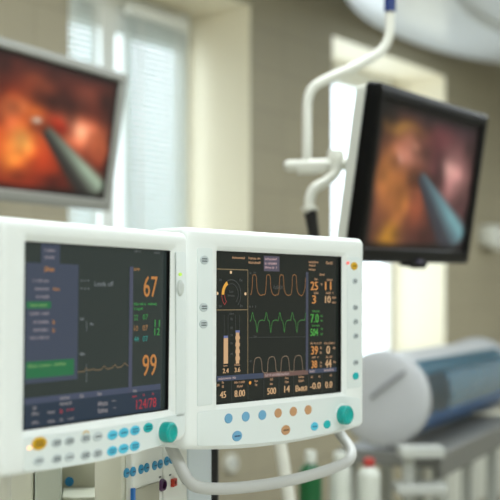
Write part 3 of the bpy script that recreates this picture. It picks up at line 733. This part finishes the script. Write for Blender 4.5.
# ===================================================================== ANAESTHESIA MACHINE, MODULE RACK
FK = Frame((-.181, 1.75, 1.198), 70)
rack = empty('module_rack', FK.M, 'pale module rack with blue keys under the left white monitor', 'medical module')
k = FK.M.to_3x3()
mb = MB(); mb.box((.157, .027, -.20), (.318, .05, .47)); mb.build('rack_housing', M_BEIGE, rack, bevel=.005)
M_MOD = mat('module_face', (228, 230, 224), .42); M_MOD2 = mat('module_face_cool', (212, 222, 228), .42); M_OVAL = mat('oval_key', (42, 140, 184), .4)
def module(x0, x1, m, label):
    mb = MB(); x0 += .0015; x1 -= .0015
    mb.box(((x0 + x1) / 2, -.004, -.19), (x1 - x0, .012, .44))
    o = mb.build('module', m, rack, bevel=.003); o['label'] = label; return o
m1 = module(0, .11, M_MOD, 'module with beige flap and blue keys'); m2 = module(.11, .208, M_MOD, 'module with purple and red connectors'); m3 = module(.208, .314, M_MOD2, 'plain bluish module')
YK = -.010
for i, (px, py) in enumerate(((126.4, 473), (132.8, 471.6), (140.8, 469.2), (146.4, 467.6), (154.4, 465.4), (160, 464), (166.4, 461), (171.4, 459.2))):
    u, v = FK.uv(px, py, YK); mb = MB()
    mb.lathe([(.0088, .0005), (.0088, -.0012), (.0078, -.0018), (.0003, -.002)], (u, YK, v), 'y', 20, 1.0, .8)
    mb.mi = 1; mb.box((u, YK - .0021, v), (.009, .0003, .0016))
    mb.build('button', [M_OVAL, mat('oval_ink', (16, 60, 90), .5)], m1 if i < 4 else m2)
u0, u1, v0, v1 = FK.rect(133, 158, 489.5, 530, YK)
mb = MB(); mb.box(((u0 + u1) / 2, YK - .001, (v0 + v1) / 2), (u1 - u0, .004, v1 - v0)); mb.build('flap', mat('flap_beige', (158, 156, 138), .5), m1, bevel=.002)
u0, u1, v0, v1 = FK.rect(131.4, 133.4, 488.5, 530, YK)
mb = MB(); mb.box(((u0 + u1) / 2, YK - .001, (v0 + v1) / 2), (u1 - u0, .005, v1 - v0)); mb.build('blue_edge', mat('edge_blue', (30, 110, 190), .4), m1)
u, v = FK.uv(161.6, 485, YK); mb = MB(); mb.lathe([(.0115, .001), (.0115, -.002), (.0095, -.005), (.0075, -.005), (.007, -.001), (.0004, -.001)], (u, YK, v), 'y', 24, 1, .85); mb.build('connector', mat('purple_socket', (66, 20, 70), .4), m2)['label'] = 'round purple connector'
u, v = FK.uv(172.6, 482.4, YK); mb = MB(); mb.box((u, YK - .002, v), (.015, .006, .0125)); mb.mi = 1; mb.box((u, YK - .0055, v), (.006, .002, .006)); mb.build('socket', [mat('red_socket', (190, 52, 30), .4), mat('dark_red', (120, 20, 14), .4)], m2, bevel=.001)['label'] = 'square red socket'
for x, z in ((160, 477), (170, 475)):
    mb = MB(); u, v = FK.uv(x, z, YK); mb.box((u, YK - .0002, v), (.008, .0005, .0025)); mb.build('caption', M_INK, m2)
# machine body (faces the viewer, column to the left)
FB = Frame((-.36, 1.90, 0), 8)
mach = empty('anaesthesia_machine', FB.M, 'beige machine column with open shelf below the left white monitor', 'medical machine')
def bx(px0, px1, y=0): return FB.uv(px0, 480, y)[0], FB.uv(px1, 480, y)[0]
a, b = bx(-60, 33.4); mb = MB(); mb.box(((a + b) / 2, .20, .63), (b - a, .40, 1.20)); mb.build('side_column', M_BEIGE, mach, bevel=.006)
a, b = bx(34.6, 61); mb = MB(); mb.box(((a + b) / 2, .202, .63), (b - a, .40, 1.20)); mb.build('door_panel', mat('panel_sage', (196, 202, 188), .45), mach, bevel=.004)
a, b = bx(61, 100)
mb = MB(); mb.box(((a + b) / 2, .26, .63), (b - a, .28, 1.20)); mb.build('back_panel', mat('alcove_beige', (190, 188, 170), .5), mach)
zs = FB.uv(80, 496, .02)[1]
mb = MB(); mb.box(((a + b) / 2, .07, zs - .012), (b - a - .002, .098, .022)); mb.build('shelf', mat('shelf_beige', (188, 190, 172), .45), mach, bevel=.003)
mb = MB(); mb.box(((a + b) / 2, .075, .5), (b - a - .002, .085, .9)); mb.build('drawer_stack', M_BEIGE, mach, bevel=.004)
u, v = FB.uv(69.4, 481.6, .119); mb = MB(); mb.lathe([(.0075, .0005), (.0075, -.001), (.0003, -.0012)], (u, .119, v), 'y', 20, 1, 1.1); mb.build('sticker', mat('sticker_blue', (14, 128, 186), .4), mach)['label'] = 'round blue sticker'
u, v = FB.uv(97, 506, .02); mb = MB(); mb.box((u, .012, v - .02), (.022, .03, .03)); mb.build('dark_latch', M_BLACK, mach, bevel=.002)
# black post behind the right monitor, standing on the floor
p = at(214.5, 470, 2.14)
post = empty('support_post', Matrix.Translation((p.x, p.y, 0)), 'black upright post behind the pale module rack', 'post')
mb = MB(); mb.box((0, 0, .72), (.014, .05, 1.36)); mb.build('upright', M_BLACK, post, bevel=.002)
mb = MB(); mb.box((0, 0, .02), (.30, .40, .04)); mb.build('base', M_BLACK, post, bevel=.006)

# ===================================================================== BACKGROUND EQUIPMENT
# slanted white stand pole
b0 = at(291, 512, 2.75); t0 = at(277, 425, 2.75); d = (b0 - t0) / (b0.z - t0.z)
foot = b0 + d * (.06 - b0.z)
st = empty('drip_stand', Matrix.Translation((foot.x, foot.y, 0)), 'slanting white pole seen below the centre monitor', 'stand')
I = st.matrix_world.inverted()
mb = MB(); mb.tube([I @ (t0), I @ b0, I @ foot], .0148, 16); mb.build('pole', M_WHITEP, st)
for q in range(5):
    an = q * 2 * math.pi / 5; mb = MB(); mb.tube([(0, 0, .075), (.26 * math.cos(an), .26 * math.sin(an), .055)], .012, 10); l = mb.build('leg', M_WHITEP, st)
    mb = MB(); mb.lathe([(.004, -.012), (.026, -.012), (.027, 0), (.026, .012), (.004, .012)], (.26 * math.cos(an), .26 * math.sin(an), .027), 'y', 16); mb.build('castor', M_BLACK, l)
# trolley with bottles
TZ = .79
tr = empty('instrument_trolley', Matrix.Translation((.24, 3.55, 0)), 'white instrument trolley carrying the bottles behind the centre monitor', 'trolley')
mb = MB(); mb.box((0, 0, TZ - .015), (.40, .36, .03)); mb.build('top_tray', M_WHITEP, tr, bevel=.006)
mb = MB(); mb.box((0, 0, .25), (.37, .33, .02)); mb.build('lower_tray', M_WHITEP, tr, bevel=.004)
for sx in (-1, 1):
    for sy in (-1, 1):
        mb = MB(); mb.tube([(sx * .18, sy * .15, .06), (sx * .18, sy * .15, TZ - .03)], .012, 12); l = mb.build('leg', M_WHITEP, tr)
        mb = MB(); mb.lathe([(.004, -.012), (.029, -.012), (.03, 0), (.029, .012), (.004, .012)], (sx * .18, sy * .15, .03), 'y', 16); mb.build('castor', M_BLACK, l)
def bottle(px, Y, r, ytop, yneck, rc, m, mc, name, label, neck=True):
    p = at(px, 480, Y); z1 = at(px, ytop, Y).z - TZ; zn = at(px, yneck, Y).z - TZ
    root = empty(name, Matrix.Translation((p.x, Y, TZ)), label, 'bottle')
    mb = MB(); mb.lathe([(r * .5, .0), (r * .95, .002), (r, .008), (r, zn - r * .8), (r * .93, zn - r * .45), (r * .6, zn - r * .1), (rc * .8, zn), (rc * .8, zn + .006)], (0, 0, 0), 'z', 28); mb.build('body', m, root, smooth=50)
    mb = MB(); mb.lathe([(rc, zn + .003), (rc * 1.02, z1 - .006), (rc * .9, z1), (rc * .05, z1 + .001)], (0, 0, 0), 'z', 24); mb.build('cap', mc, root, smooth=50)
M_WB = mat('white_bottle', (200, 203, 194), .35)
bottle(310.5, 3.50, .034, 451, 464, .017, mat('green_bottle', (8, 84, 42), .3), M_WB, 'green_bottle', 'green bottle with white cap below the centre monitor')
bottle(340, 3.56, .032, 452, 462, .02, M_WB, M_WB, 'white_bottle', 'all white bottle beside the green bottle', )
bottle(369, 3.53, .033, 458, 467, .0165, M_WB, mat('red_cap', (172, 56, 50), .4), 'white_bottle', 'white bottle with red cap right of the centre monitor')
# drum: white capsule on a grey cart
ax = Vector((.40, .915, 0)).normalized(); ay = Vector((0, 0, 1)).cross(ax); dc = at(382.5, 399, 4.0)
DM = Matrix(((ax.x, ay.x, 0, dc.x), (ax.y, ay.y, 0, dc.y), (0, 0, 1, dc.z), (0, 0, 0, 1)))
dr = empty('steriliser_drum', DM, 'large white and blue drum lying on the grey cart at right', 'medical machine')
rD = .158; LD = 1.35
M_DRUM = mat('drum_white', (178, 180, 182), .45)
mb = MB(); mb.lathe([(.01, -.012), (rD * .6, -.011), (rD * .92, -.007), (rD * 1.01, .0), (rD * 1.03, .008), (rD * 1.03, .016), (rD * .9, .02)], (0, 0, 0), 'x', 48); mb.build('end_cap', M_DRUM, dr, smooth=50)
mb = MB(); mb.tube([(-.012, -.082, .097), (-.018, -.045, .07), (-.018, .0, .035), (-.012, .036, .006)], .007, 10); mb.build('cap_handle', mat('cap_grey', (140, 142, 146), .4), dr)
def shellpart(a0, a1, r, x0, x1, n=24, th=.006):
    mb = MB(); R0 = []
    sec = [(r * math.cos(rad(a0 + (a1 - a0) * i / n)), r * math.sin(rad(a0 + (a1 - a0) * i / n))) for i in range(n + 1)] + [((r - th) * math.cos(rad(a1 + (a0 - a1) * i / n)), (r - th) * math.sin(rad(a1 + (a0 - a1) * i / n))) for i in range(n + 1)]
    mb.rings([[(x0, p, q) for p, q in sec], [(x1, p, q) for p, q in sec]]); return mb
# local y points to the left/far side; the visible near side is -y
shellpart(20, 128, rD * .95, .018, LD).build('upper_shell', M_DRUM, dr, smooth=50)
shellpart(203, 380, rD * .945, .018, LD).build('lower_shell', mat('drum_blue', (16, 86, 148), .3), dr, smooth=50)
shellpart(128, 203, rD * .92, .018, .34).build('dark_door', mat('drum_dark', (14, 46, 64), .3), dr, smooth=50)
shellpart(128, 203, rD * .93, .34, LD).build('side_window', mat('drum_glass', (80, 118, 142), .2, coat=.3), dr, smooth=50)
shellpart(126, 148, rD * .965, .018, LD).build('teal_trim', mat('trim_teal', (16, 78, 100), .3), dr, smooth=50)
mb = MB(); mb.lathe([(rD * .92, LD - .005), (rD * 1.04, LD), (rD * 1.04, LD + .05), (rD * .9, LD + .07), (.01, LD + .08)], (0, 0, 0), 'x', 48); mb.build('end_cap', M_DRUM, dr, smooth=50)
# cart under the drum
CM = Matrix(((ax.x, ay.x, 0, dc.x), (ax.y, ay.y, 0, dc.y), (0, 0, 1, 0), (0, 0, 0, 1)))
ct = empty('equipment_cart', CM, 'grey cart with white legs carrying the drum at right', 'cart')
zc = dc.z - rD * 1.04 - .003
M_CART = mat('cart_grey', (112, 112, 107), .45)
mb = MB(); mb.box((.70, -.02, zc - .03), (1.40, .36, .05)); mb.build('deck', M_CART, ct, bevel=.006)
mb = MB(); mb.box((.70, -.19, zc - .045), (1.40, .03, .085)); mb.build('side_rail', M_CART, ct, bevel=.006)
for x in (.08, .5, .92, 1.32):
    for y in (-.17, .14):
        mb = MB(); mb.box((x, y, (zc - .055 + .06) / 2), (.04, .04, zc - .115)); l = mb.build('leg', mat('cart_leg', (172, 174, 166)), ct, bevel=.004)
        mb = MB(); mb.lathe([(.004, -.015), (.036, -.015), (.037, 0), (.036, .015), (.004, .015)], (x, y, .037), 'y', 16); mb.build('castor', M_BLACK, l)
for y in (-.17, .14):
    mb = MB(); mb.box((.70, y, .58), (1.28, .03, .04)); mb.build('cross_rail', M_WHITEP, ct, bevel=.004)
mb = MB(); mb.box((.70, -.02, .30), (1.26, .34, .02)); mb.build('lower_shelf', mat('shelf_blue', (50, 120, 180), .4), ct, bevel=.003)
# small white stand in front of the drum
p = at(420, 455, 3.85)
bs = empty('side_stand', Matrix.Translation((p.x, p.y, 0)), 'small white two level stand in front of the drum', 'stand')
zb = at(0, 446, 3.85).z; zl = at(0, 483, 3.85).z
mb = MB(); mb.box((0, 0, zb - .016), (.14, .12, .032)); mb.build('top_plate', mat('stand_grey', (178, 180, 174)), bs, bevel=.004)
mb = MB(); mb.box((-.038, 0, (zb - .032) / 2 + .02), (.034, .04, zb - .072)); mb.build('column', mat('stand_grey', (178, 180, 174)), bs, bevel=.004)
mb = MB(); mb.box((0, .0, zl - .015), (.16, .12, .03)); mb.build('lower_plate', mat('stand_grey', (178, 180, 174)), bs, bevel=.004)
mb = MB(); mb.box((0, 0, .02), (.16, .16, .04)); mb.build('base', mat('stand_grey', (178, 180, 174)), bs, bevel=.006)
# radiator below the right window, along the wall
ra = empty('radiator', Matrix.Translation(wp(1.75, .11, 0)) @ WM, 'white ribbed radiator low on the wall at bottom right', 'radiator')
for i in range(14):
    mb = MB(); mb.box((-.62 + i * .095, 0, .42), (.06, .09, .56)); mb.build('rib', mat('radiator_white', (214, 214, 202), .4), ra, bevel=.012)
for z in (.18, .66):
    mb = MB(); mb.tube([(-.66, .0, z), (.66, .0, z)], .018, 12); mb.build('pipe', M_WHITEP, ra)
for x in (-.55, .55):
    mb = MB(); mb.box((x, 0, .075), (.03, .05, .15)); mb.build('foot', M_WHITEP, ra)
# white box high on the wall at the right edge
t = t_at(492, .05)
wb = empty('wall_dispenser', Matrix.Translation(wp(t, .06, at(0, 246, wp(t, .05, 0).y).z)) @ WM, 'small white box on the wall right of the black framed display', 'dispenser')
mb = MB(); mb.box((0, .005, .07), (.24, .11, .14)); mb.build('body', M_WHITEP, wb, bevel=.02, seg=3)
mb = MB(); mb.box((0, -.03, -.012), (.10, .05, .025)); mb.build('nozzle', M_WHITEP, wb, bevel=.005)
# round white outlet on the wall below the centre monitor
t = t_at(230.5, .01); Yw = wp(t, 0, 0).y
wo = empty('wall_outlet', Matrix.Translation(wp(t, 0, at(0, 463, Yw).z)) @ WM, 'round white outlet on the beige wall under the centre monitor', 'outlet')
mb = MB(); mb.lathe([(.044, 0), (.044, -.02), (.038, -.03), (.002, -.032)], (0, 0, 0), 'y', 24); mb.build('cover', M_WHITEP, wo)
mb = MB(); mb.lathe([(.012, -.03), (.012, -.036), (.001, -.037)], (0, 0, 0), 'y', 16); mb.build('socket', mat('cap_grey', (186, 188, 192)), wo)

# ===================================================================== LIGHT, SKY, CAMERA
def area(name, loc, target, size, sy, power, col=(1, 1, 1)):
    l = bpy.data.lights.new(name, 'AREA'); l.shape = 'RECTANGLE'; l.size = size; l.size_y = sy; l.energy = power; l.color = col
    o = bpy.data.objects.new(name, l); COL.objects.link(o); o.location = loc
    o.rotation_euler = (Vector(target) - Vector(loc)).to_track_quat('-Z', 'Y').to_euler(); return o
def lamp(t, s, power, col=(.90, .97, 1), sx=1.2, sy=.6, z=RZ - .02, name='unseen_ceiling_lamp'):
    p = wp(t, s, z); o = area(name, p, p - Vector((0, 0, 1)), sx, sy, power, col)
    o.rotation_euler = (0, 0, math.atan2(WD.y, WD.x)); return o
for t, sd, p in ((-5.8, 4.6, 64), (-3.4, 4.6, 44), (-6.2, 2.0, 30), (-3.6, 1.9, 26), (-2.6, 2.0, 40)): lamp(t, sd, p)  # unseen lamps added overhead to light the monitors and the wall
lamp(1.2, 2.7, 84, sx=1.6, sy=1.2, z=2.97)  # another unseen lamp, added under the round panel to brighten the wall
# the window openings as portals for the daylight
for n, (a, b) in enumerate(REC):
    c = wp((a + b) / 2, -DP - .08, (RT + RB) / 2)
    o = area('window_daylight', c, c + WN, b - a, RT - RB, 1); o.data.cycles.is_portal = True
w = bpy.data.worlds.new('sky'); scene.world = w; w.use_nodes = True
bg = w.node_tree.nodes['Background']; bg.inputs['Color'].default_value = (.86, .94, 1, 1); bg.inputs['Strength'].default_value = 3.6

cam = bpy.data.cameras.new('camera'); co = bpy.data.objects.new('camera', cam); COL.objects.link(co); scene.camera = co
co.location = CAM; co.rotation_euler = (rad(90), 0, 0)
cam.sensor_width = 36; cam.lens = F / 500 * 36; cam.shift_y = .1; cam.clip_start = .05
cam.dof.use_dof = True; cam.dof.focus_distance = 1.79; cam.dof.aperture_fstop = 3.9
vs = scene.view_settings; vs.view_transform = 'Standard'; vs.look = 'None'; vs.gamma = 1; vs.exposure = 0; vs.use_curve_mapping = False
